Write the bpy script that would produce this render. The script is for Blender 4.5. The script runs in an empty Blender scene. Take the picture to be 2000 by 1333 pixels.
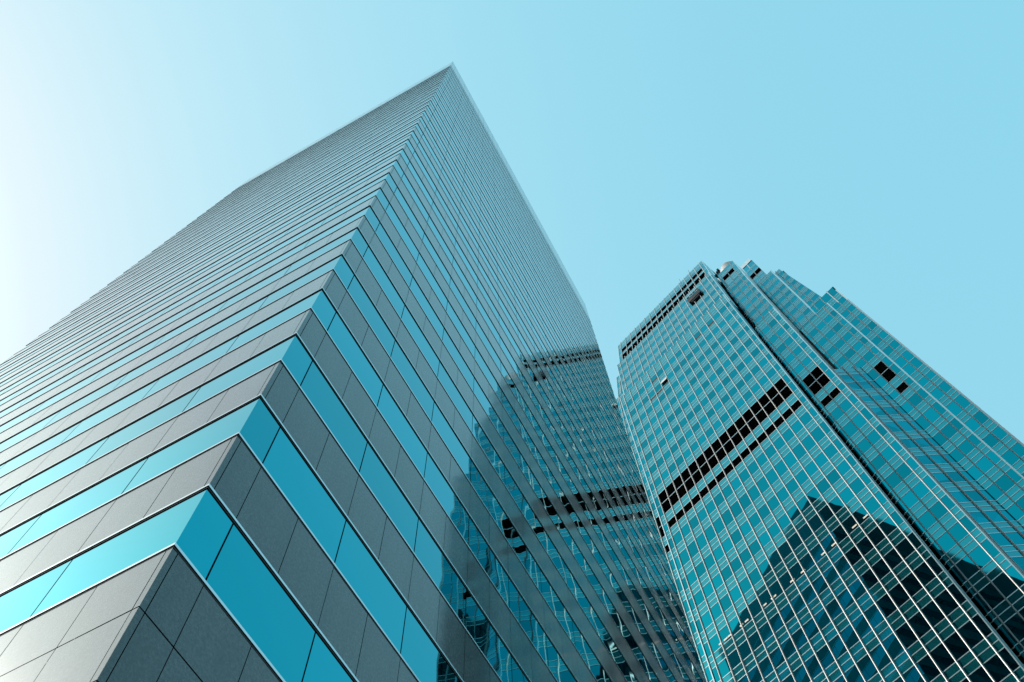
import bpy, math, random
from mathutils import Vector, Matrix
random.seed(7)
rad = math.radians
S = bpy.context.scene
COL = S.collection
EYE = 1.65                                   # height of the eye above the pavement

# ------------------------------------------------------------------ camera
FPX, PITCH, ROLL = 1796.14, 1.215919, -0.0715551
F = Vector((0, math.cos(PITCH), math.sin(PITCH)))
R0 = Vector((1, 0, 0)); U0 = R0.cross(F)
RT = R0 * math.cos(ROLL) + U0 * math.sin(ROLL)
UP = -R0 * math.sin(ROLL) + U0 * math.cos(ROLL)
cam_d = bpy.data.cameras.new("camera"); cam = bpy.data.objects.new("camera", cam_d); COL.objects.link(cam)
M = Matrix.Identity(4)
for i, c in enumerate((RT, UP, -F)):
    for j in range(3): M[j][i] = c[j]
M.translation = (0, 0, EYE)
cam.matrix_world = M
cam_d.sensor_width = 36; cam_d.lens = FPX / 2000 * 36
cam_d.clip_start = 0.1; cam_d.clip_end = 6000
S.camera = cam

# ------------------------------------------------------------------ sky, sun, exposure
SUN_AZ, SUN_EL = rad(-81.5), rad(39)         # clockwise from +Y
w = bpy.data.worlds.new("World"); S.world = w; w.use_nodes = True
nt = w.node_tree; nt.nodes.clear()
out = nt.nodes.new("ShaderNodeOutputWorld"); bg = nt.nodes.new("ShaderNodeBackground")
sky = nt.nodes.new("ShaderNodeTexSky"); sky.sky_type = 'NISHITA'; sky.sun_disc = False
sky.sun_elevation = SUN_EL; sky.sun_rotation = SUN_AZ
sky.altitude = 0; sky.air_density = 1.0; sky.dust_density = 1.0; sky.ozone_density = 1.0
SKY_STRENGTH, EXPOSURE = 0.15, 0.7
chan = []; sep = nt.nodes.new("ShaderNodeSeparateColor"); com = nt.nodes.new("ShaderNodeCombineColor")
nt.links.new(sky.outputs[0], sep.inputs[0])
for i, (gain, gam) in enumerate(((0.365, 0.68), (0.655, 0.285), (0.738, 0.195))):   # the cool grade of the photograph's sky
    pw = nt.nodes.new("ShaderNodeMath"); pw.operation = 'POWER'; pw.inputs[1].default_value = gam
    ml = nt.nodes.new("ShaderNodeMath"); ml.operation = 'MULTIPLY'; ml.inputs[1].default_value = gain / (SKY_STRENGTH * 2 ** EXPOSURE)
    nt.links.new(sep.outputs[i], pw.inputs[0]); nt.links.new(pw.outputs[0], ml.inputs[0])
    sb = nt.nodes.new("ShaderNodeMath"); sb.operation = 'SUBTRACT'; sb.inputs[1].default_value = 3.6      # the glare round the sun
    mx0 = nt.nodes.new("ShaderNodeMath"); mx0.operation = 'MAXIMUM'; mx0.inputs[1].default_value = 0.0
    mg = nt.nodes.new("ShaderNodeMath"); mg.operation = 'MULTIPLY'; mg.inputs[1].default_value = 0.14 / (SKY_STRENGTH * 2 ** EXPOSURE)
    ad = nt.nodes.new("ShaderNodeMath"); ad.operation = 'ADD'
    nt.links.new(sep.outputs[1], sb.inputs[0]); nt.links.new(sb.outputs[0], mx0.inputs[0]); nt.links.new(mx0.outputs[0], mg.inputs[0])
    chan.append((ml, ad)); nt.links.new(mg.outputs[0], ad.inputs[1]); nt.links.new(ad.outputs[0], com.inputs[i])
cap = nt.nodes.new("ShaderNodeMath"); cap.operation = 'MULTIPLY'; cap.inputs[1].default_value = 0.84           # near the sun red stays below green
mnm = nt.nodes.new("ShaderNodeMath"); mnm.operation = 'MINIMUM'
nt.links.new(chan[1][0].outputs[0], cap.inputs[0]); nt.links.new(cap.outputs[0], mnm.inputs[1]); nt.links.new(chan[0][0].outputs[0], mnm.inputs[0])
nt.links.new(mnm.outputs[0], chan[0][1].inputs[0])
for i in (1, 2): nt.links.new(chan[i][0].outputs[0], chan[i][1].inputs[0])
nt.links.new(com.outputs[0], bg.inputs[0])
bg.inputs[1].default_value = SKY_STRENGTH
nt.links.new(bg.outputs[0], out.inputs[0])
sun_d = bpy.data.lights.new("sun", 'SUN'); sun_d.energy = 2.0; sun_d.angle = rad(0.53); sun_d.color = (1, 0.92, 0.84)
sun = bpy.data.objects.new("sun", sun_d); COL.objects.link(sun)
sdir = Vector((math.sin(SUN_AZ) * math.cos(SUN_EL), math.cos(SUN_AZ) * math.cos(SUN_EL), math.sin(SUN_EL)))
sun.rotation_euler = sdir.to_track_quat('Z', 'Y').to_euler(); sun.location = sdir * 400
S.view_settings.view_transform = 'Standard'; S.view_settings.look = 'None'
S.view_settings.exposure = EXPOSURE; S.view_settings.gamma = 1.0; S.view_settings.use_curve_mapping = False
S.cycles.max_bounces = 10; S.cycles.glossy_bounces = 6

# ------------------------------------------------------------------ materials
def mat(name, base, rough=0.5, metal=0.0, spec=0.5, ior=1.5):
    m = bpy.data.materials.new(name); m.use_nodes = True
    b = m.node_tree.nodes["Principled BSDF"]
    b.inputs["Base Color"].default_value = (*base, 1); b.inputs["Roughness"].default_value = rough
    b.inputs["Metallic"].default_value = metal; b.inputs["IOR"].default_value = ior
    b.inputs["Specular IOR Level"].default_value = spec
    return m, b
def geo_pos(m):
    g = m.node_tree.nodes.new("ShaderNodeNewGeometry"); return g.outputs["Position"]
def noise(m, scale, detail=2, rough=0.5, vec=None):
    n = m.node_tree.nodes.new("ShaderNodeTexNoise"); n.inputs["Scale"].default_value = scale
    n.inputs["Detail"].default_value = detail; n.inputs["Roughness"].default_value = rough
    m.node_tree.links.new(vec or geo_pos(m), n.inputs["Vector"]); return n
def bump(m, b, hout, dist):
    bp = m.node_tree.nodes.new("ShaderNodeBump"); bp.inputs["Strength"].default_value = 1.0
    bp.inputs["Distance"].default_value = dist
    m.node_tree.links.new(hout, bp.inputs["Height"]); m.node_tree.links.new(bp.outputs[0], b.inputs["Normal"])
def ramp(m, fac, stops):
    r = m.node_tree.nodes.new("ShaderNodeValToRGB"); el = r.color_ramp.elements
    while len(el) < len(stops): el.new(0.5)
    for e, (p, c) in zip(el, stops): e.position = p; e.color = (*c, 1)
    m.node_tree.links.new(fac, r.inputs[0]); return r.outputs[0]

def glass(name, base, rough, tint, scale, dist):
    m, b = mat(name, base, rough, 1.0); b.inputs["Specular Tint"].default_value = (*tint, 1)
    n = noise(m, scale, 1.0, 0.4); bump(m, b, n.outputs[0], dist); return m
GLASS_L = [glass("teal_mirror_glass", (0.002 * k, 0.375 * k, 0.455 * k), 0.012, (0.85, 0.98, 1.0), 0.38, 0.009) for k in (1.0, 0.91, 1.06)]
GLASS_R = [glass("teal_curtain_glass", (0.002 * k, 0.275 * k, 0.34 * k), 0.015, (0.6, 0.95, 1.0), 0.45, 0.004) for k in (1.0, 0.80, 0.92, 1.12)]
SPAN_R, b = mat("pale_spandrel_glass", (0.02, 0.36, 0.41), 0.05, 0.82)
GRANITE, b = mat("polished_grey_granite", (0.2, 0.2, 0.2), 0.07, 0.0, 0.5, 1.58)
b.inputs['Coat Weight'].default_value = 0.35; b.inputs['Coat Roughness'].default_value = 0.30; b.inputs['Coat IOR'].default_value = 1.5
gn = noise(GRANITE, 17, 5, 0.75); gl = noise(GRANITE, 0.5, 3, 0.5)
sp = ramp(GRANITE, gn.outputs[0], [(0.28, (0.022, 0.042, 0.050)), (0.48, (0.078, 0.120, 0.136)), (0.68, (0.18, 0.24, 0.26))])
mx = GRANITE.node_tree.nodes.new("ShaderNodeMix"); mx.data_type = 'RGBA'; mx.blend_type = 'MULTIPLY'; mx.inputs[0].default_value = 0.35
GRANITE.node_tree.links.new(sp, mx.inputs[6]); GRANITE.node_tree.links.new(gl.outputs[0], mx.inputs[7])
gg = GRANITE.node_tree.nodes.new("ShaderNodeNewGeometry"); gr_ = ramp(GRANITE, gg.outputs["Random Per Island"], [(0.0, (0.84, 0.84, 0.85)), (1.0, (1.12, 1.11, 1.10))])
mp_ = GRANITE.node_tree.nodes.new("ShaderNodeMapping"); mp_.inputs["Scale"].default_value = (1.6, 1.6, 0.12)
GRANITE.node_tree.links.new(geo_pos(GRANITE), mp_.inputs[0]); gs = noise(GRANITE, 1.0, 4, 0.6, mp_.outputs[0])
gsr = ramp(GRANITE, gs.outputs[0], [(0.36, (0.80, 0.81, 0.82)), (0.60, (1.05, 1.05, 1.05))])      # faint rain streaks
prev = mx.outputs[2]
for fac in (gr_, gsr):
    m2 = GRANITE.node_tree.nodes.new("ShaderNodeMix"); m2.data_type = 'RGBA'; m2.blend_type = 'MULTIPLY'; m2.inputs[0].default_value = 1.0
    GRANITE.node_tree.links.new(prev, m2.inputs[6]); GRANITE.node_tree.links.new(fac, m2.inputs[7]); prev = m2.outputs[2]
GRANITE.node_tree.links.new(prev, b.inputs["Base Color"])
bump(GRANITE, b, gl.outputs[0], 0.004)
ALU, b = mat("satin_aluminium", (0.60, 0.74, 0.76), 0.34, 0.8, 0.5)
FIN, b = mat("painted_grey_mullion", (0.46, 0.45, 0.43), 0.40, 0.2, 0.5)
fn = noise(FIN, 1.3, 3); c = ramp(FIN, fn.outputs[0], [(0.3, (0.47, 0.455, 0.44)), (0.7, (0.60, 0.585, 0.565))])
FIN.node_tree.links.new(c, b.inputs["Base Color"])
RAIL, b = mat("polished_steel_rail", (0.72, 0.75, 0.76), 0.22, 1.0)
DARK, b = mat("flat_black", (0.012, 0.013, 0.014), 0.6)  # also stands for the shade under the steel rails
LOUV, b = mat("black_louvre", (0.010, 0.010, 0.011), 0.55)
PANEL, b = mat("grey_metal_cladding", (0.34, 0.35, 0.35), 0.38, 0.5, 0.5)
pn = noise(PANEL, 3.0, 4); c = ramp(PANEL, pn.outputs[0], [(0.3, (0.54, 0.58, 0.59)), (0.7, (0.68, 0.71, 0.71))])
PANEL.node_tree.links.new(c, b.inputs["Base Color"])
ROOFM, b = mat("roof_screed", (0.25, 0.25, 0.24), 0.9)
CREAM, b = mat("cream_roof_shell", (0.50, 0.47, 0.45), 0.6)
ASPH, b = mat("asphalt", (0.05, 0.05, 0.052), 0.85)
an = noise(ASPH, 3, 6, 0.7); c = ramp(ASPH, an.outputs[0], [(0.3, (0.035, 0.035, 0.037)), (0.7, (0.07, 0.07, 0.07))])
ASPH.node_tree.links.new(c, b.inputs["Base Color"])
WHITE, b = mat("white_window_sash", (0.8, 0.8, 0.78), 0.3)
LAMP, b = mat("lit_ceiling_lamp", (0.8, 0.75, 0.65), 0.5)
b.inputs["Emission Color"].default_value = (1.0, 0.80, 0.60, 1); b.inputs["Emission Strength"].default_value = 0.16
RED, b = mat("dark_red_cradle", (0.10, 0.03, 0.025), 0.6)

# ------------------------------------------------------------------ mesh helpers
class MB:
    def __init__(s): s.v = []; s.f = []; s.m = []
    def quad(s, pts, mi=0):
        i = len(s.v); s.v += [tuple(p) for p in pts]; s.f.append(tuple(range(i, i + len(pts)))); s.m.append(mi)
    def hexa(s, p, mi=0, mats6=None):         # p: bottom ring 4, top ring 4 (counter clockwise seen from above)
        i = len(s.v); s.v += [tuple(q) for q in p]
        fs = [(3, 2, 1, 0), (4, 5, 6, 7), (0, 1, 5, 4), (1, 2, 6, 5), (2, 3, 7, 6), (3, 0, 4, 7)]
        for k, f in enumerate(fs):
            s.f.append(tuple(i + a for a in f)); s.m.append(mats6[k] if mats6 else mi)
    def prism(s, ring0, ring1, mi=0, caps=True):
        n = len(ring0); i = len(s.v); s.v += [tuple(q) for q in ring0] + [tuple(q) for q in ring1]
        for k in range(n):
            a, b2 = k, (k + 1) % n
            s.f.append((i + a, i + b2, i + n + b2, i + n + a)); s.m.append(mi)
        if caps:
            s.f.append(tuple(i + k for k in reversed(range(n)))); s.m.append(mi)
            s.f.append(tuple(i + n + k for k in range(n))); s.m.append(mi)
    def build(s, name, mats, parent=None):
        me = bpy.data.meshes.new(name)
        base = parent.location if parent else Vector((0, 0, 0))
        me.from_pydata([(p[0] - base[0], p[1] - base[1], p[2] - base[2]) for p in s.v], [], s.f)
        if not isinstance(mats, (list, tuple)): mats = [mats]
        for m in mats: me.materials.append(m)
        me.polygons.foreach_set("material_index", s.m); me.update()
        o = bpy.data.objects.new(name, me); COL.objects.link(o)
        if parent: o.parent = parent
        return o
def thing(name, label, cat, loc, group=None):
    o = bpy.data.objects.new(name, None); o.location = loc; COL.objects.link(o)
    o['label'] = label; o['category'] = cat
    if group: o['group'] = group
    return o
def pix(p):
    d = Vector(p) - Vector((0, 0, EYE)); f = d.dot(F)
    if f <= 0.1: return None
    return 1000 + FPX * d.dot(RT) / f, 666.5 - FPX * d.dot(UP) / f
def screen_area(pts, n):
    c = sum((Vector(p) for p in pts), Vector()) / len(pts)
    if (Vector((0, 0, EYE)) - c).dot(n) <= 0: return 0
    q = [pix(p) for p in pts]
    if any(a is None for a in q): return 0
    mx_, my_ = sum(a[0] for a in q) / len(q), sum(a[1] for a in q) / len(q)
    if not (0 <= mx_ <= 2000 and 0 <= my_ <= 1333): return 0
    return abs(sum(q[i][0] * q[(i + 1) % len(q)][1] - q[(i + 1) % len(q)][0] * q[i][1] for i in range(len(q)))) / 2
def emit_panes(panes, parent, name, limit=100):
    # panes: (area, pts, material); the largest on screen become parts of their own, the rest one mesh
    panes.sort(key=lambda t: -t[0]); mats = []
    for a, pts, m in panes[:limit]:
        mb = MB(); mb.quad(pts); mb.build(name, m, parent)
    rest = MB()
    for a, pts, m in panes[limit:]:
        if m not in mats: mats.append(m)
        rest.quad(pts, mats.index(m))
    if rest.f:
        o = rest.build(name, mats, parent); o['kind'] = 'stuff'

def emit_parts(items, parent, name, mats, limit=100):
    # items: (area, MB); the largest on screen become parts of their own, the rest one mesh
    items = sorted(items, key=lambda t: -t[0]); rest = MB()
    for i, (a, mb) in enumerate(items):
        if i < limit and a > 0: mb.build(name, mats, parent)
        else:
            k0 = len(rest.v); rest.v += mb.v; rest.f += [tuple(k0 + j for j in f) for f in mb.f]; rest.m += mb.m
    if rest.f: rest.build(name, mats, parent)['kind'] = 'stuff'

# ------------------------------------------------------------------ ground
g = MB()
g.quad([(-3000, -3000, 0), (3000, -3000, 0), (3000, 3000, 0), (-3000, 3000, 0)])
gr = g.build("ground", ASPH); gr['kind'] = 'structure'

# ================================================================== striped granite tower
C0 = Vector((-5.5713, 7.7371, 0)); YR = 1.13899485
DR = Vector((math.cos(YR), math.sin(YR), 0)); DL = Vector((-math.sin(YR), math.cos(YR), 0))
LR, LL = 41.69, 34.6
gt = thing("granite_tower", "tall square tower striped with grey granite bands and teal mirror windows", "skyscraper", C0)
Z0, ST, GH, ZTOP, ZPAR = 12.6675, 4.0, 1.9026, 137.3, 128.62
RP = 0.02                                    # how far a rail stands out
faces = []                                    # origin, direction along, outward normal, length, pane joints, granite joints
jr = [0.82 + 2.715 * i for i in range(15)]; jl = [2.945 * i for i in range(1, 12)]
A_, B_ = C0.copy(), C0 + DR * LR
Cc, Dd = C0 + DR * LR + DL * LL, C0 + DL * LL
def half(js, L, first):
    o = []
    prev = first
    for j in js + [L]:
        if j - prev > 2: o.append((prev + j) / 2)
        if j < L - 0.1: o.append(j)
        prev = j
    return [x for x in o if 0.3 < x < L - 0.3]
faces.append((A_, DR, -DL, LR, jr, half(jr, LR, 0.82)))
faces.append((B_, DL, DR, LL, [2.945 * i - 1.1 for i in range(1, 13)], half([2.945 * i - 1.1 for i in range(1, 13)], LL, 0)))
faces.append((Cc, -DR, DL, LR, jr, half(jr, LR, 0.82)))
faces.append((Dd, -DL, -DR, LL, [LL - x for x in reversed(jl)], half([LL - x for x in reversed(jl)], LL, 0)))
def P(o, d, s, z, n=None, e=0.0):
    q = o + d * s + Vector((0, 0, z + EYE))
    return q + n * e if n is not None else q
levels = []                                   # (z_sill, z_head)
k = -3
while Z0 + k * ST < 126: levels.append((Z0 + k * ST, Z0 + k * ST + GH)); k += 1
levels = [l for l in levels if l[0] > 11 ]    # below the first sill the wall is granite
panes = []
GAP = 0.018
for (zs, zh) in levels:
    for (o, d, n, L, jg, js) in faces:
        cuts = [0.0] + [j for j in jg if 0.1 < j < L - 0.1] + [L]
        for a, b2 in zip(cuts[:-1], cuts[1:]):
            s0 = a + (GAP if a > 0 else 0.012); s1 = b2 - (GAP if b2 < L else 0.012)
            t1, t2 = random.gauss(0, 0.0007), random.gauss(0, 0.0007)
            e = [-0.012 + t1 + t2 , -0.012 - t1 + t2, -0.012 - t1 - t2, -0.012 + t1 - t2]
            pts = [P(o, d, s0, zs + 0.07, n, e[0]), P(o, d, s1, zs + 0.07, n, e[1]), P(o, d, s1, zh - 0.05, n, e[2]), P(o, d, s0, zh - 0.05, n, e[3])]
            panes.append((screen_area(pts, n), pts, random.choice(GLASS_L)))
emit_panes(panes, gt, "window_pane")
# granite bands: one part per storey, panel joints left open
bands = [(levels[i][1], levels[i + 1][0]) for i in range(len(levels) - 1)] + [(levels[-1][1], ZPAR)]
GRN = {}
def granite(name, za, zb):
    for (o, d, n, L, jg, js) in faces:
        mb = MB()
        cuts = [0.0, 0.13] + [j for j in js if 0.2 < j < L - 0.2] + [L - 0.13, L]
        for i, (a, b2) in enumerate(zip(cuts[:-1], cuts[1:])):
            gp = 0.009
            s0 = a + (gp if a > 0 else 0); s1 = b2 - (gp if b2 < L else 0)
            t = random.gauss(0, 0.0012); u = random.gauss(0, 0.0012)
            if i == 0: t -= 0.006
            mb.quad([P(o, d, s0, za, n, t), P(o, d, s1, za, n, u), P(o, d, s1, zb, n, u), P(o, d, s0, zb, n, t)], 0)
        near = [P(o, d, x, z, n) for x, z in ((1, za), (6, za), (6, zb), (1, zb))] if n.dot(C0) < 0 else None
        GRN.setdefault(name, []).append((1e6 / (za + 5) if near else 0, mb))
for za, zb in bands: granite("granite_band", za + 0.075, zb - 0.05)
ZB0 = levels[0][0]
for za, zb in ((11.135, ZB0 - 0.055), (9.61, 11.105), (7.2, 9.58), (4.8, 7.17), (2.4, 4.77), (-EYE, 2.37)): granite("granite_band", za, zb)
granite("parapet", ZPAR + 0.06, ZTOP)
for nm, it in GRN.items(): emit_parts(it, gt, nm, GRANITE)
# rails: pale lip standing out at every band edge, the shade underneath painted black, the gap behind black too
RLS = []
def rail(zc):
    for (o, d, n, L, jg, js) in faces:
        mb = MB()
        for (z0, z1, e0, mi) in ((zc - 0.05, zc, 0.004, 1), (zc, zc + 0.062, RP, 0)):
            p0 = [P(o, d, -e0, z0, n, e0), P(o, d, L + e0, z0, n, e0), P(o, d, L, z0, n, -0.05), P(o, d, 0, z0, n, -0.05)]
            p1 = [q + Vector((0, 0, z1 - z0)) for q in p0]
            mb.hexa(p0 + p1, mi, [1, mi, mi, 1, 1, 1])
        RLS.append((1e6 / (zc + 5) if n.dot(C0) < 0 else 0, mb))
for zs, zh in levels: rail(zs); rail(zh)
rail(ZPAR)
emit_parts(RLS, gt, "rail", [RAIL, DARK])
# black core right behind the cladding, and the roof
mb = MB()
ins = 0.06
base = [A_ + (DR + DL) * ins, B_ + (-DR + DL) * ins, Cc - (DR + DL) * ins, Dd + (DR - DL) * ins]
mb.prism([q + Vector((0, 0, 0.0)) for q in base], [q + Vector((0, 0, ZTOP + EYE - 1.2)) for q in base], 0)
mb.build("core", DARK, gt)
mb = MB()
for (o, d, n, L, jg, js) in faces:
    a = [P(o, d, 0, ZTOP, n, 0.0), P(o, d, L, ZTOP, n, 0.0), P(o, d, L - 0.6, ZTOP, n, -0.6), P(o, d, 0.6, ZTOP, n, -0.6)]
    mb.quad(a, 0)
mb.build("coping", ALU, gt)

# ================================================================== stepped glass tower
YT = rad(-44.7); D0 = 67.0
DT = Vector((math.cos(YT), math.sin(YT), 0)); NN = Vector((-math.sin(YT), math.cos(YT), 0))
def W(u, v, z): return DT * u + NN * (D0 + v) + Vector((0, 0, z + EYE))
rt = thing("glass_tower", "teal glass curtain wall tower with stepped setbacks, pale vertical mullions and black louvre bands", "skyscraper", DT * -20 + NN * (D0 + 8))
L1 = [162.0, 157.6, 153.2, 148.9, 144.55, 140.15, 135.75, 131.4, 127.05]
LOW = [115.3, 110.73, 105.7, 101.17, 96.83, 92.39, 88.0, 83.7, 79.35, 74.75, 70.1, 65.5, 61.1]
while LOW[-1] > 4: LOW.append(LOW[-1] - 4.4)
LOW = LOW[:-1]
PN = []                                       # panes of the glass tower
SPN = {}                                      # spandrels by storey
TRN = []                                      # transoms by storey
LVR = {}                                      # louvres by band name
def rows_main(zt, group_from=0):
    """rows from the top of the lowest tier down to the street: (z0,z1,kind,storey key)"""
    r = []; ls = [z for z in L1 if z < zt - 0.2]
    seq = ls + [117.2] + LOW
    top = zt
    for i, z in enumerate(ls):
        r.append((z, top, 'win' if top - z > 1.5 else 'span', z)); r.append((z - 0.97, z, 'span', z)); r.append((z - 1.95, z - 0.97, 'span', z)); top = z - 1.95
    r += [(122.25, top, 'louv', 'upper'), (119.40, 122.25, 'louv', 'upper'), (118.3, 119.40, 'span', 118.3), (117.2, 118.3, 'span', 118.3), (115.3, 117.2, 'louv', 'lower')]
    top = 115.3
    for i, z in enumerate(LOW):
        if i: r.append((z, top, 'win', z))
        r.append((z - 0.97, z, 'span', z)); r.append((z - 1.95, z - 0.97, 'span', z)); top = z - 1.95
    r.append((-EYE, top, 'win', 0.0))
    return r
def tier_rows(z0, z1, pitch=4.4):
    r = []; z = z1
    first = True
    while z > z0 + 0.5:
        a = max(z - 0.75, z0); r.append((a, z, 'span', round(z, 1)))
        b2 = max(z - 1.5, z0); r.append((b2, a, 'span', round(z, 1)))
        c2 = max(z - 2.1, z0); r.append((c2, b2, 'span', round(z, 1)))
        d2 = max(z - pitch, z0)
        if d2 < c2: r.append((d2, c2, 'win', round(z, 1)))
        z -= pitch
    return [q for q in r if q[1] - q[0] > 0.05]
def facade(posf, n, a0, a1, mulls, rows, louv=None, tname='', mw=0.08, mp=0.18, tp=0.03, jitter=0.0016, mtop=0.35, dark_ok=True, span=None, fins=True):
    """posf(a,z) -> point on the glass plane; n outward; rows bottom..top kinds"""
    cuts = [a0] + [m for m in mulls if a0 + 0.05 < m < a1 - 0.05] + [a1]
    zmin = min(r[0] for r in rows); zmax = max(r[1] for r in rows)
    for (z0, z1, kind, key) in rows:
        for a, b2 in zip(cuts[:-1], cuts[1:]):
            kd = kind
            if kind == 'louv' and louv and not louv((a + b2) / 2, z0): kd = 'win'
            if kind != 'louv' and louv and louv((a + b2) / 2, z0) == 2: kd = 'louv'; key = 'crown ' + tname
            if kd == 'louv':
                mb = LVR.setdefault((key, tname), MB())
                dz = -0.30
                q = [posf(a, z0) + n * dz, posf(b2, z0) + n * dz, posf(b2, z1) + n * dz, posf(a, z1) + n * dz]
                mb.quad(q, 0)
                nb = max(2, int((z1 - z0) / 0.28))
                for i in range(nb):
                    zz = z0 + (i + 0.5) * (z1 - z0) / nb
                    mb.quad([posf(a, zz - 0.05) + n * -0.03, posf(b2, zz - 0.05) + n * -0.03, posf(b2, zz + 0.07) + n * -0.22, posf(a, zz + 0.07) + n * -0.22], 0)
                continue
            j1, j2 = random.gauss(0, jitter), random.gauss(0, jitter * 1.2)
            e = (j1 + j2, -j1 + j2, -j1 - j2, j1 - j2)
            g_ = 0.01
            q = [posf(a + g_, z0) + n * e[0], posf(b2 - g_, z0) + n * e[1], posf(b2 - g_, z1) + n * e[2], posf(a + g_, z1) + n * e[3]]
            if kd == 'span':
                mb = SPN.setdefault((key, tname), [0, MB()]); mb[0] += screen_area(q, n); mb[1].quad(q, 0)
            else: PN.append((screen_area(q, n), q, random.choice(GLASS_R)))
    # transoms, split at nothing: one bar per line
    for (z0, z1, kind, key) in rows:
        hgt = 0.105
        mb = MB()
        r0 = [posf(a0, z0 - hgt / 2) + n * -0.03, posf(a0, z0 - hgt / 2) + n * tp, posf(a1, z0 - hgt / 2) + n * tp, posf(a1, z0 - hgt / 2) + n * -0.03]
        r1 = [q + Vector((0, 0, hgt)) for q in r0]
        mb.hexa([r0[1], r0[2], r0[3], r0[0], r1[1], r1[2], r1[3], r1[0]], 0)
        m0, m1 = a0 + (a1 - a0) * .1, a0 + (a1 - a0) * .9
        TRN.append((screen_area([posf(m0, z0), posf(m1, z0), posf(m1, z0 + hgt), posf(m0, z0 + hgt)], n), mb))
    if not fins: return
    for i, m in enumerate(mulls):
        ww = mw
        d = (posf(m + 1, zmin) - posf(m, zmin)).normalized()
        ring = lambda z: [posf(m, z) + d * x * ww + n * y * mp for x, y in ((-1, -0.1), (1, -0.1), (1, 0.55), (0.55, 0.95), (0, 1.06), (-0.55, 0.95), (-1, 0.55))]
        mb = MB(); mb.prism(ring(zmin), ring(zmax + mtop), 0); mb.build("mullion", FIN, rt)
def box(u0, u1, v0, v1, z0, z1, mi=0, mb=None):
    mb = mb or MB()
    p = [W(u0, v0, z0), W(u1, v0, z0), W(u1, v1, z0), W(u0, v1, z0)]
    q = [a + Vector((0, 0, z1 - z0)) for a in p]
    mb.hexa(p + q, mi); return mb
NB = -NN
VB, VC, VD = 2.66, 9.2, 10.75
# --- strip A: sunlit main face, three tiers
AM = [-36.88 + 1.6375 * i for i in range(17)]
A0, A1 = -37.80, -9.81
slot = lambda us: None
vA2 = lambda z: 1.83 + 0.0677 * (z - 163.45)
vA1 = lambda z: 4.43 + 0.141 * (z - 186.6)
inA = lambda a, z: AM[0] - 0.1 < a < AM[16] + 0.1
facade(lambda a, z: W(a, 0, z), NB, A0, A1, AM, rows_main(163.45), inA, 'main face')
facade(lambda a, z: W(a, vA2(z), z), NB, A0, A1, AM, tier_rows(163.45, 186.6), None, 'upper face', mtop=0.5)
def crown_rows(z0, z1):
    h = z1 - z0; f = lambda t: z0 + h * t
    return [(f(0), f(.23), 'span', round(z0 + 3, 1)), (f(.23), f(.45), 'louv', 'crown'), (f(.45), f(.53), 'span', round(z0 + 5, 1)), (f(.53), f(.70), 'louv', 'crown'),
            (f(.70), f(.80), 'win', round(z0 + 12, 1)), (f(.80), f(.86), 'span', round(z0 + 14, 1)), (f(.86), f(.94), 'span', round(z0 + 14, 1)), (f(.94), f(1), 'span', round(z0 + 14, 1))]
facade(lambda a, z: W(a, vA1(z), z), NB, A0, A1, AM, crown_rows(186.6, 205.2), lambda a, z: inA(a, z), 'crown', mtop=0.3)
# --- strips B (right of A, and its mirror image left of A)
vB2 = lambda z: VB + 1.83 + 0.0677 * (z - 149.6)
vB1 = lambda z: VB + 4.98 + 0.141 * (z - 181.1)
def strip_b(mir, tag):
    t = (lambda u: -47.61 - u) if mir else (lambda u: u)
    so = (lambda l: sorted(t(x) for x in l))
    e0, e1 = so([-9.60, -4.92]); ms = so([-9.04, -7.44, -5.87])
    lo, hi = so([-9.1, -5.8])
    inB = lambda a, z: lo < a < hi
    facade(lambda a, z: W(a, VB, z), NB, e0, e1, ms, rows_main(149.6), inB, tag)
    facade(lambda a, z: W(a, vB2(z), z), NB, e0, e1, ms, tier_rows(149.6, 181.1), None, tag + ' upper', mtop=0.5)
    r = [(181.1, 184.0, 'win', 184.1), (184.0, 186.2, 'win', 184.1), (186.2, 188.0, 'span', 188.2), (188.0, 189.5, 'span', 188.2), (189.5, 190.8, 'span', 188.2), (190.8, 194.4, 'louv', 'crown'),
         (194.4, 195.6, 'span', 196.0), (195.6, 197.2, 'span', 196.0), (197.2, 199.3, 'win', 199.0)]
    facade(lambda a, z: W(a, vB1(z), z), NB, e0, e1, ms, r, inB, tag + ' crown')
strip_b(False, 'right wing'); strip_b(True, 'left wing')
# --- strip C and the 45 degree facet between B and C
CM = [-4.04, -2.40, -0.72, 0.86]
vC2 = lambda z: VC + 1.83 + 0.0677 * (z - 149.85)
vC1 = lambda z: VC + 5.43 + 0.141 * (z - 187.7)
inC = lambda a, z: -0.75 < a < 0.9
facade(lambda a, z: W(a, VC, z), NB, -4.55, 1.74, CM, rows_main(149.85), inC, 'rear strip')
facade(lambda a, z: W(a, vC2(z), z), NB, -4.8, -0.72, CM[:2], tier_rows(149.85, 187.7), None, 'rear strip upper', mtop=0.5)
rC = [(187.7, 190.6, 'win', 190.7), (190.6, 192.0, 'span', 192.1), (192.0, 193.2, 'span', 192.1), (193.2, 195.0, 'win', 192.1), (195.0, 196.2, 'span', 197.1), (196.2, 197.0, 'span', 197.1), (197.0, 200.6, 'louv', 'crown'),
      (200.6, 201.6, 'span', 201.6), (201.6, 204.5, 'win', 204.6), (204.5, 205.6, 'span', 205.6), (205.6, 209.9, 'win', 209.9)]
facade(lambda a, z: W(a, vC1(z), z), NB, -5.0, -2.05, [-3.6], rC, lambda a, z: True, 'rear crown')
s2 = math.sqrt(0.5)
FD = (DT * -1 + NN * -1) * s2                 # from the inner corner towards B
FN = (DT * 1 + NN * -1) * s2                  # outward: right and forward
fac = lambda a, z: W(-1.88, VC, z) + FD * (-a)
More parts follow.
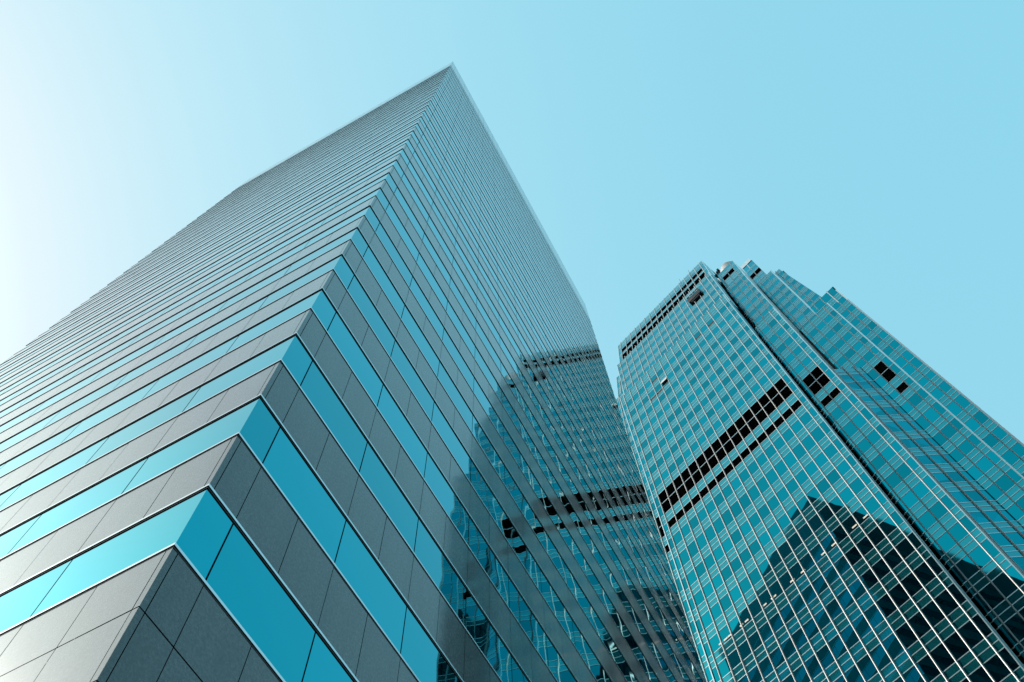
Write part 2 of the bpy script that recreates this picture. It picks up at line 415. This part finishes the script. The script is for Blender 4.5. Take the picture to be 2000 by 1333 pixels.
rows_f = [r for r in rows_main(163.45) if r[1] <= 127.4]
rows_f = [(r[0], r[1], 'win' if r[2] == 'louv' else r[2], r[3]) for r in rows_f]
rows_f.append((126.1, 127.45, 'span', 127.05))
facade(fac, FN, -5.0, 0.0, [-1.02, -2.7, -4.35], rows_f, None, 'facet')
# --- strip D at the far right
vD2 = lambda z: VD + 1.83 + 0.0677 * (z - 156.4)
rd = [(r[0], r[1], 'win' if r[2] == 'louv' else r[2], r[3]) for r in rows_main(156.4)]
facade(lambda a, z: W(a, VD, z), NB, -0.72, 4.48, [0.06, 1.68, 3.29], rd, None, 'far strip')
d2 = lambda a, z: W(a - max(0, a + 1) / 3.4 * 0.055 * (z - 156.4), vD2(z), z)
facade(d2, NB, -4.5, 2.35, [-0.9, 0.55], tier_rows(156.4, 188.0), None, 'far strip upper')
emit_parts([tuple(t) for t in SPN.values()], rt, "spandrel_panel", SPAN_R)
emit_parts(TRN, rt, "transom", ALU)
for key, mb in LVR.items(): mb.build("louvre_band", LOUV, rt)
emit_panes(PN, rt, "window_pane")
# --- edge fins, side walls, slots, roofs, core
def fin(u0, u1, v0, v1, z0, z1, m=ALU, name="edge_fin", vf=None):
    mb = MB()
    a0, a1 = (v0, v1)
    f = vf or (lambda z: 0)
    p = [W(u0, v0 + f(z0), z0), W(u1, v0 + f(z0), z0), W(u1, v1 + f(z0), z0), W(u0, v1 + f(z0), z0)]
    q = [W(u0, v0 + f(z1), z1), W(u1, v0 + f(z1), z1), W(u1, v1 + f(z1), z1), W(u0, v1 + f(z1), z1)]
    mb.hexa(p + q, 0); return mb.build(name, m, rt)
def sub(f, v): return lambda z: f(z) - v
fin(A1 - 0.06, A1 + 0.05, -0.16, 0.10, -EYE, 163.8); fin(A0 - 0.05, A0 + 0.08, -0.16, 0.10, -EYE, 163.8)
fin(A1 - 0.06, A1 + 0.05, -0.14, 0.10, 163.5, 187, vf=vA2); fin(A0 - 0.05, A0 + 0.08, -0.14, 0.10, 163.5, 187, vf=vA2)
fin(A1 - 0.06, A1 + 0.05, -0.14, 0.10, 186.7, 205.3, vf=vA1); fin(A0 - 0.05, A0 + 0.08, -0.14, 0.10, 186.7, 205.3, vf=vA1)
for x0, x1 in ((-4.97, -4.86), (-42.75, -42.64)):
    fin(x0, x1, VB - 0.14, VB + 0.1, -EYE, 150.0); fin(x0, x1, -0.14, 0.1, 149.7, 181.5, vf=vB2); fin(x0, x1, -0.14, 0.1, 181.2, 199.4, vf=vB1)
fin(1.74, 1.94, VC - 0.12, VC + 0.2, -EYE, 150.2, ALU)
fin(-0.90, -0.60, -0.10, 0.2, 150.0, 188.0, ALU, vf=vC2)
fin(4.48, 4.72, VD + 0.02, VD + 0.4, -EYE, 154.8, PANEL)
fin(1.64, 1.72, -0.1, 0.1, 150.2, 156.6, FIN, vf=lambda z: VD)
# dark cores set behind the glass
def core(u0, u1, f, z0, z1, vb, dep=0.45):
    mb = MB()
    p = [W(u0, f(z0) + dep, z0), W(u1, f(z0) + dep, z0), W(u1, vb, z0), W(u0, vb, z0)]
    q = [W(u0, f(z1) + dep, z1), W(u1, f(z1) + dep, z1), W(u1, vb, z1), W(u0, vb, z1)]
    mb.hexa(p + q, 0); mb.build("core", DARK, rt)
VBK = 40
core(A0 + 0.05, A1 - 0.25, lambda z: 0, -EYE, 163.3, VBK); core(A0 + 0.05, A1 - 0.25, vA2, 163.3, 186.5, VBK); core(A0 + 0.05, A1 - 0.25, vA1, 186.5, 204.6, VBK - 6)
for x0, x1 in ((-9.55, -5.0), (-42.6, -38.05)):
    core(x0, x1, lambda z: VB, -EYE, 149.5, VBK); core(x0, x1, vB2, 149.5, 181.0, VBK); core(x0, x1, vB1, 181.0, 198.6, VBK - 6)
core(-5.2, 1.9, lambda z: VC, -EYE, 149.7, VBK, 0.5); core(-5.2, -0.7, vC2, 149.7, 187.6, VBK); core(-5.0, -2.2, vC1, 187.6, 209.8, VBK)
core(-0.6, 4.4, lambda z: VD, -EYE, 154.5, VBK, 0.5); core(-4.4, 1.0, vD2, 156.0, 187.0, VBK, 0.6)
# side walls of A and B that look towards the right
def wall(u, f0, v1, z0, z1, m, name="side_wall", joints=()):
    mb = MB()
    a = f0
    mb.quad([W(u, a(z0) + 0.05, z0), W(u, v1, z0), W(u, v1, z1), W(u, a(z1) + 0.05, z1)], 0)
    mb.build(name, m, rt)
for x, s in ((A1, 1), (A0, -1)):
    wall(x, lambda z: 0, 2.4, -EYE, 163.4, GLASS_R[0]); wall(x, vA2, 5.2, 163.4, 186.6, GLASS_R[0]); wall(x, vA1, 10, 186.6, 205.2, GLASS_R[0])
for x in (-4.92, -42.69):
    wall(x, lambda z: VB, 10.8, -EYE, 149.6, PANEL); wall(x, vB2, 11.5, 149.6, 181.1, PANEL); wall(x, vB1, 16, 181.1, 199.3, PANEL)
# bright vertical lines and rungs in the dark slot between A and B
for uu in (0.5, 1.1):
    fin(A1 - 0.02, A1 + 0.05, uu, uu + 0.07, -EYE, 163.4)
for vv in (0.55, 1.2, 1.85):
    fin(A1 - 0.02, A1 + 0.05, vv, vv + 0.08, 163.6, 186.4, vf=vA2); fin(A1 - 0.02, A1 + 0.05, vv, vv + 0.08, 186.8, 205, vf=vA1)
RUNG = []
for z in LOW[:14] + L1:
    for dz in (0, -0.97, -1.95):
        vv = 2.72 if z + dz < 149 else VB + 2.4
        RUNG.append((1, box(-9.80, -9.46, vv, vv + 0.06, z + dz - 0.05, z + dz + 0.05)))
emit_parts(RUNG, rt, "slot_rung", FIN)
# roofs and ledges on top of each tier
mb = MB()
for u0, u1, f0, f1, z in ((A0, A1, lambda z: 0, vA2, 163.45), (A0, A1, vA2, vA1, 186.6), (-9.45, -4.92, lambda z: VB, vB2, 149.6), (-9.45, -4.92, vB2, vB1, 181.1), (-42.69, -38.16, lambda z: VB, vB2, 149.6), (-42.69, -38.16, vB2, vB1, 181.1),
                          (-4.9, 1.94, lambda z: VC, vC2, 149.85), (-4.9, -0.6, vC2, vC1, 187.7), (-0.72, 4.7, lambda z: VD, vD2, 156.4)):
    mb.quad([W(u0, f0(z) - 0.02, z + 0.02), W(u1, f0(z) - 0.02, z + 0.02), W(u1, f1(z) + 0.6, z + 0.02), W(u0, f1(z) + 0.6, z + 0.02)], 0)
for u0, u1, f, z in ((A0, A1, vA1, 205.2), (-9.45, -4.92, vB1, 199.3), (-42.69, -38.16, vB1, 199.3)):
    mb.quad([W(u0, f(z), z - 0.3), W(u1, f(z), z - 0.3), W(u1, 34, z - 0.3), W(u0, 34, z - 0.3)], 0)
mb.quad([W(1.94, VC, 127.4), W(-1.88, VC, 127.47), W(-1.88, VC, 127.47) + FD * 5, W(-5.5, VC, 127.47)], 0)
mb.build("roof", ROOFM, rt)
# grey metal crown above strip C
mb = MB()
p = [W(-5.0, vC1(209.95) - 0.12, 209.95), W(-2.12, vC1(209.95) - 0.12, 209.95), W(-2.2, 24, 209.95), W(-5.0, 24, 209.95)]
q = [W(-5.1, vC1(213) - 0.12, 212.8), W(-2.35, vC1(213) - 0.12, 212.8), W(-2.35, 24, 212.8), W(-5.1, 24, 212.8)]
mb.hexa(p + q, 0)
p = [W(-5.0, 15, 196), W(-4.9, 15, 196), W(-4.9, 22, 196), W(-5.0, 22, 196)]
mb.build("crown_cladding", PANEL, rt)
# open windows in the sunlit face
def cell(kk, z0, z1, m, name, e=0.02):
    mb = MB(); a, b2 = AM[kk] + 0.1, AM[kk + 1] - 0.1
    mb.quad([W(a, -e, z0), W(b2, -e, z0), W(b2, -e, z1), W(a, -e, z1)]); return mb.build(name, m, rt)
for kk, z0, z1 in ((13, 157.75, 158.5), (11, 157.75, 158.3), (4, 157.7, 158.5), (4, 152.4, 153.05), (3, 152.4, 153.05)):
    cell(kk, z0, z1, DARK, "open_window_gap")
mb = MB(); a, b2 = AM[5] + 0.12, AM[6] - 0.1
mb.hexa([W(a, -0.42, 153.9), W(b2, -0.42, 153.9), W(b2, -0.36, 153.9), W(a, -0.36, 153.9), W(a, -0.03, 155.45), W(b2, -0.03, 155.45), W(b2, 0.02, 155.45), W(a, 0.02, 155.45)])
o = mb.build("open_window_sash", WHITE, rt); o['label'] = "white window sash swung open, catching the light"
# lit ceiling lamps of one office floor
for u, wd in ((-12.85, .33), (-14.5, .33), (-17.6, .33), (-19.15, .33), (-22.3, .33), (-23.95, .33), (-26.9, .4), (-28.3, .28), (-31.2, .28), (-32.0, .28), (-33.95, .3), (-34.6, .3), (-35.4, .3)):
    mb = MB(); mb.quad([W(u - wd, -0.012, 88.42), W(u + wd, -0.012, 88.42), W(u + wd, -0.012, 88.66), W(u - wd, -0.012, 88.66)])
    mb.build("ceiling_lamp", LAMP, rt)

# ------------------------------------------------------------------ things on the glass tower
# window cleaning gondola hanging in front of the upper face
zg = 179.6
gd = thing("window_cleaning_gondola", "black window cleaning gondola with pale top rail, hanging below the louvres of the glass tower", "gondola", W(-14.8, vA2(zg) - 0.9, zg))
u0, u1 = -16.6, -13.3; v1 = vA2(zg + 2) - 0.12; v0 = v1 - 0.6
mb = box(u0, u1, v0, v1, zg, zg + 0.12); box(u0, u1, v0, v0 + 0.06, zg, zg + 1.9, 0, mb); box(u0, u1, v1 - 0.06, v1, zg, zg + 2.6, 0, mb)
box(u0, u0 + 0.06, v0, v1, zg, zg + 2.6, 0, mb); box(u1 - 0.06, u1, v0, v1, zg, zg + 2.6, 0, mb); box(u0 + 0.5, u1 - 0.5, v0 + 0.1, v1 - 0.1, zg - 0.5, zg, 0, mb)
mb.build("basket", LOUV, gd)
mb = box(u0 - 0.15, u1 + 0.1, v0 - 0.12, v0 + 0.12, zg + 2.55, zg + 2.75); box(u0 - 0.15, u1 + 0.1, v0 - 0.05, v0 + 0.05, zg + 3.1, zg + 3.2, 0, mb)
for uu in (u0, u0 + 0.8, u0 + 1.6, u0 + 2.4, u1): box(uu - 0.05, uu + 0.05, v0 - 0.05, v0 + 0.05, zg + 1.9, zg + 3.9, 0, mb)
mb.build("guard_rail", ALU, gd)
for uu in (u0 + 0.2, u1 - 0.2):
    mb = MB()
    mb.hexa([W(uu - .03, v0 + .4, zg + 2.6), W(uu + .03, v0 + .4, zg + 2.6), W(uu + .03, v0 + .46, zg + 2.6), W(uu - .03, v0 + .46, zg + 2.6),
             W(uu - .03, vA1(205) - .6, 205.5), W(uu + .03, vA1(205) - .6, 205.5), W(uu + .03, vA1(205) - .54, 205.5), W(uu - .03, vA1(205) - .54, 205.5)])
    mb.build("cable", DARK, gd)
mb = box(u0 + 0.1, u0 + 1.1, v0 - 0.02, v0 + 0.02, zg + 0.3, zg + 1.1); mb.build("motor_cover", RED, gd)
# crane on the roof, seen mirrored in the granite tower
zr = 204.9
cr = thing("rooftop_crane", "slim grey maintenance crane on the glass tower roof, seen only as a reflection", "crane", W(-13.0, 17, zr))
mb = MB(); mb.prism([W(-13 + .35 * math.cos(t * .785), 17 + .35 * math.sin(t * .785), zr) for t in range(8)], [W(-13 + .3 * math.cos(t * .785), 17 + .3 * math.sin(t * .785), zr + 9) for t in range(8)]); mb.build("mast", PANEL, cr)
mb = box(-13.25, -12.75, 12, 21, zr + 9, zr + 9.6); box(-13.6, -12.4, 16, 18.2, zr + 8.6, zr + 10.6, 0, mb); mb.build("jib", PANEL, cr)
mb = box(-13.06, -12.94, 12.2, 12.32, zr + 5.5, zr + 9); mb.build("hook", DARK, cr)
# curved cream shell on the roof
cs = thing("roof_shell", "curved cream shell rising behind the roof edge of the glass tower", "roof shell", W(-7.6, 15, 199))
for s_, h in ((0, 209.6), (1, 208.6)):
    mb = MB(); N = 12; ring = []
    for i in range(N + 1):
        t = i / N; uu = -9.5 + 4.2 * t; vv = 14 + s_ * 1.4 - 1.2 * math.sin(t * math.pi)
        ring.append((uu, vv, h - 1.6 * (1 - t) ** 1.5 - 0.6 * t))
    for (ua, va, za), (ub, vb, zb) in zip(ring[:-1], ring[1:]):
        mb.hexa([W(ua * .9 - .7, va, 202.5), W(ub * .9 - .7, vb, 202.5), W(ub * .9 - .7, vb + .25, 202.5), W(ua * .9 - .7, va + .25, 202.5), W(ua, va, za), W(ub, vb, zb), W(ub, vb + .25, zb), W(ua, va + .25, za)])
    mb.build("shell", CREAM, cs)
mb = box(-8.6, -6.0, 14.2, 15.4, 198.9, 204); mb.build("pedestal", PANEL, cs)
# black plant boxes on the roof edge
for i, (uu, zz, sz) in enumerate(((-9.75, 200.3, 0.55), (-9.15, 201.2, 0.6), (-8.75, 202.0, 0.5))):
    v = 10.2
    mb = box(uu - sz / 2, uu + sz / 2, v, v + 0.7, zz - 0.4, zz + 0.5); box(uu - .07, uu + .07, v + .3, v + .44, 198.8, zz - 0.4, 0, mb)
    o = mb.build("equipment", DARK); o['label'] = ("lowest", "middle", "topmost")[i] + " of three black equipment boxes on posts beside the cream roof shell"; o['category'] = "equipment"; o['group'] = "equipment boxes on the roof edge"

# ================================================================== dark tower behind the viewer, seen only in the mirror glass
DT_ = thing("dark_office_tower", "black glass office tower behind the viewer, seen only as a dark reflection", "skyscraper", (28, -32, 0))
DGL, b = mat("black_office_glass", (0.012, 0.020, 0.026), 0.08, 0.0, 0.35)
DFR, b = mat("dark_bronze_frame", (0.03, 0.032, 0.034), 0.5)
x0, x1, y0, y1, hh = -14.0, 72.0, -72.0, -32.0, 250.0
def bx(mb, ax, bx_, ay, by, az, bz, mi=0):
    p = [(ax, ay, az), (bx_, ay, az), (bx_, by, az), (ax, by, az)]; mb.hexa(p + [(a, b2, bz) for a, b2, _ in p], mi)
mb = MB(); bx(mb, x0, x1, y0, y1, 0, hh); mb.build("glass_wall", DGL, DT_)
fl = []
for i in range(1, 60):
    mb = MB(); bx(mb, x0 - 0.12, x1 + 0.12, y0 - 0.12, y1 + 0.12, i * 4.2 - 0.55, i * 4.2); fl.append((1, mb))
emit_parts(fl, DT_, "floor_band", DFR)
ml = []
for i in range(0, 44):
    mb = MB(); xx = x0 + i * 2.0; bx(mb, xx - 0.07, xx + 0.07, y1 + 0.13, y1 + 0.28, 0, hh); ml.append((1, mb))
emit_parts(ml, DT_, "mullion", DFR)
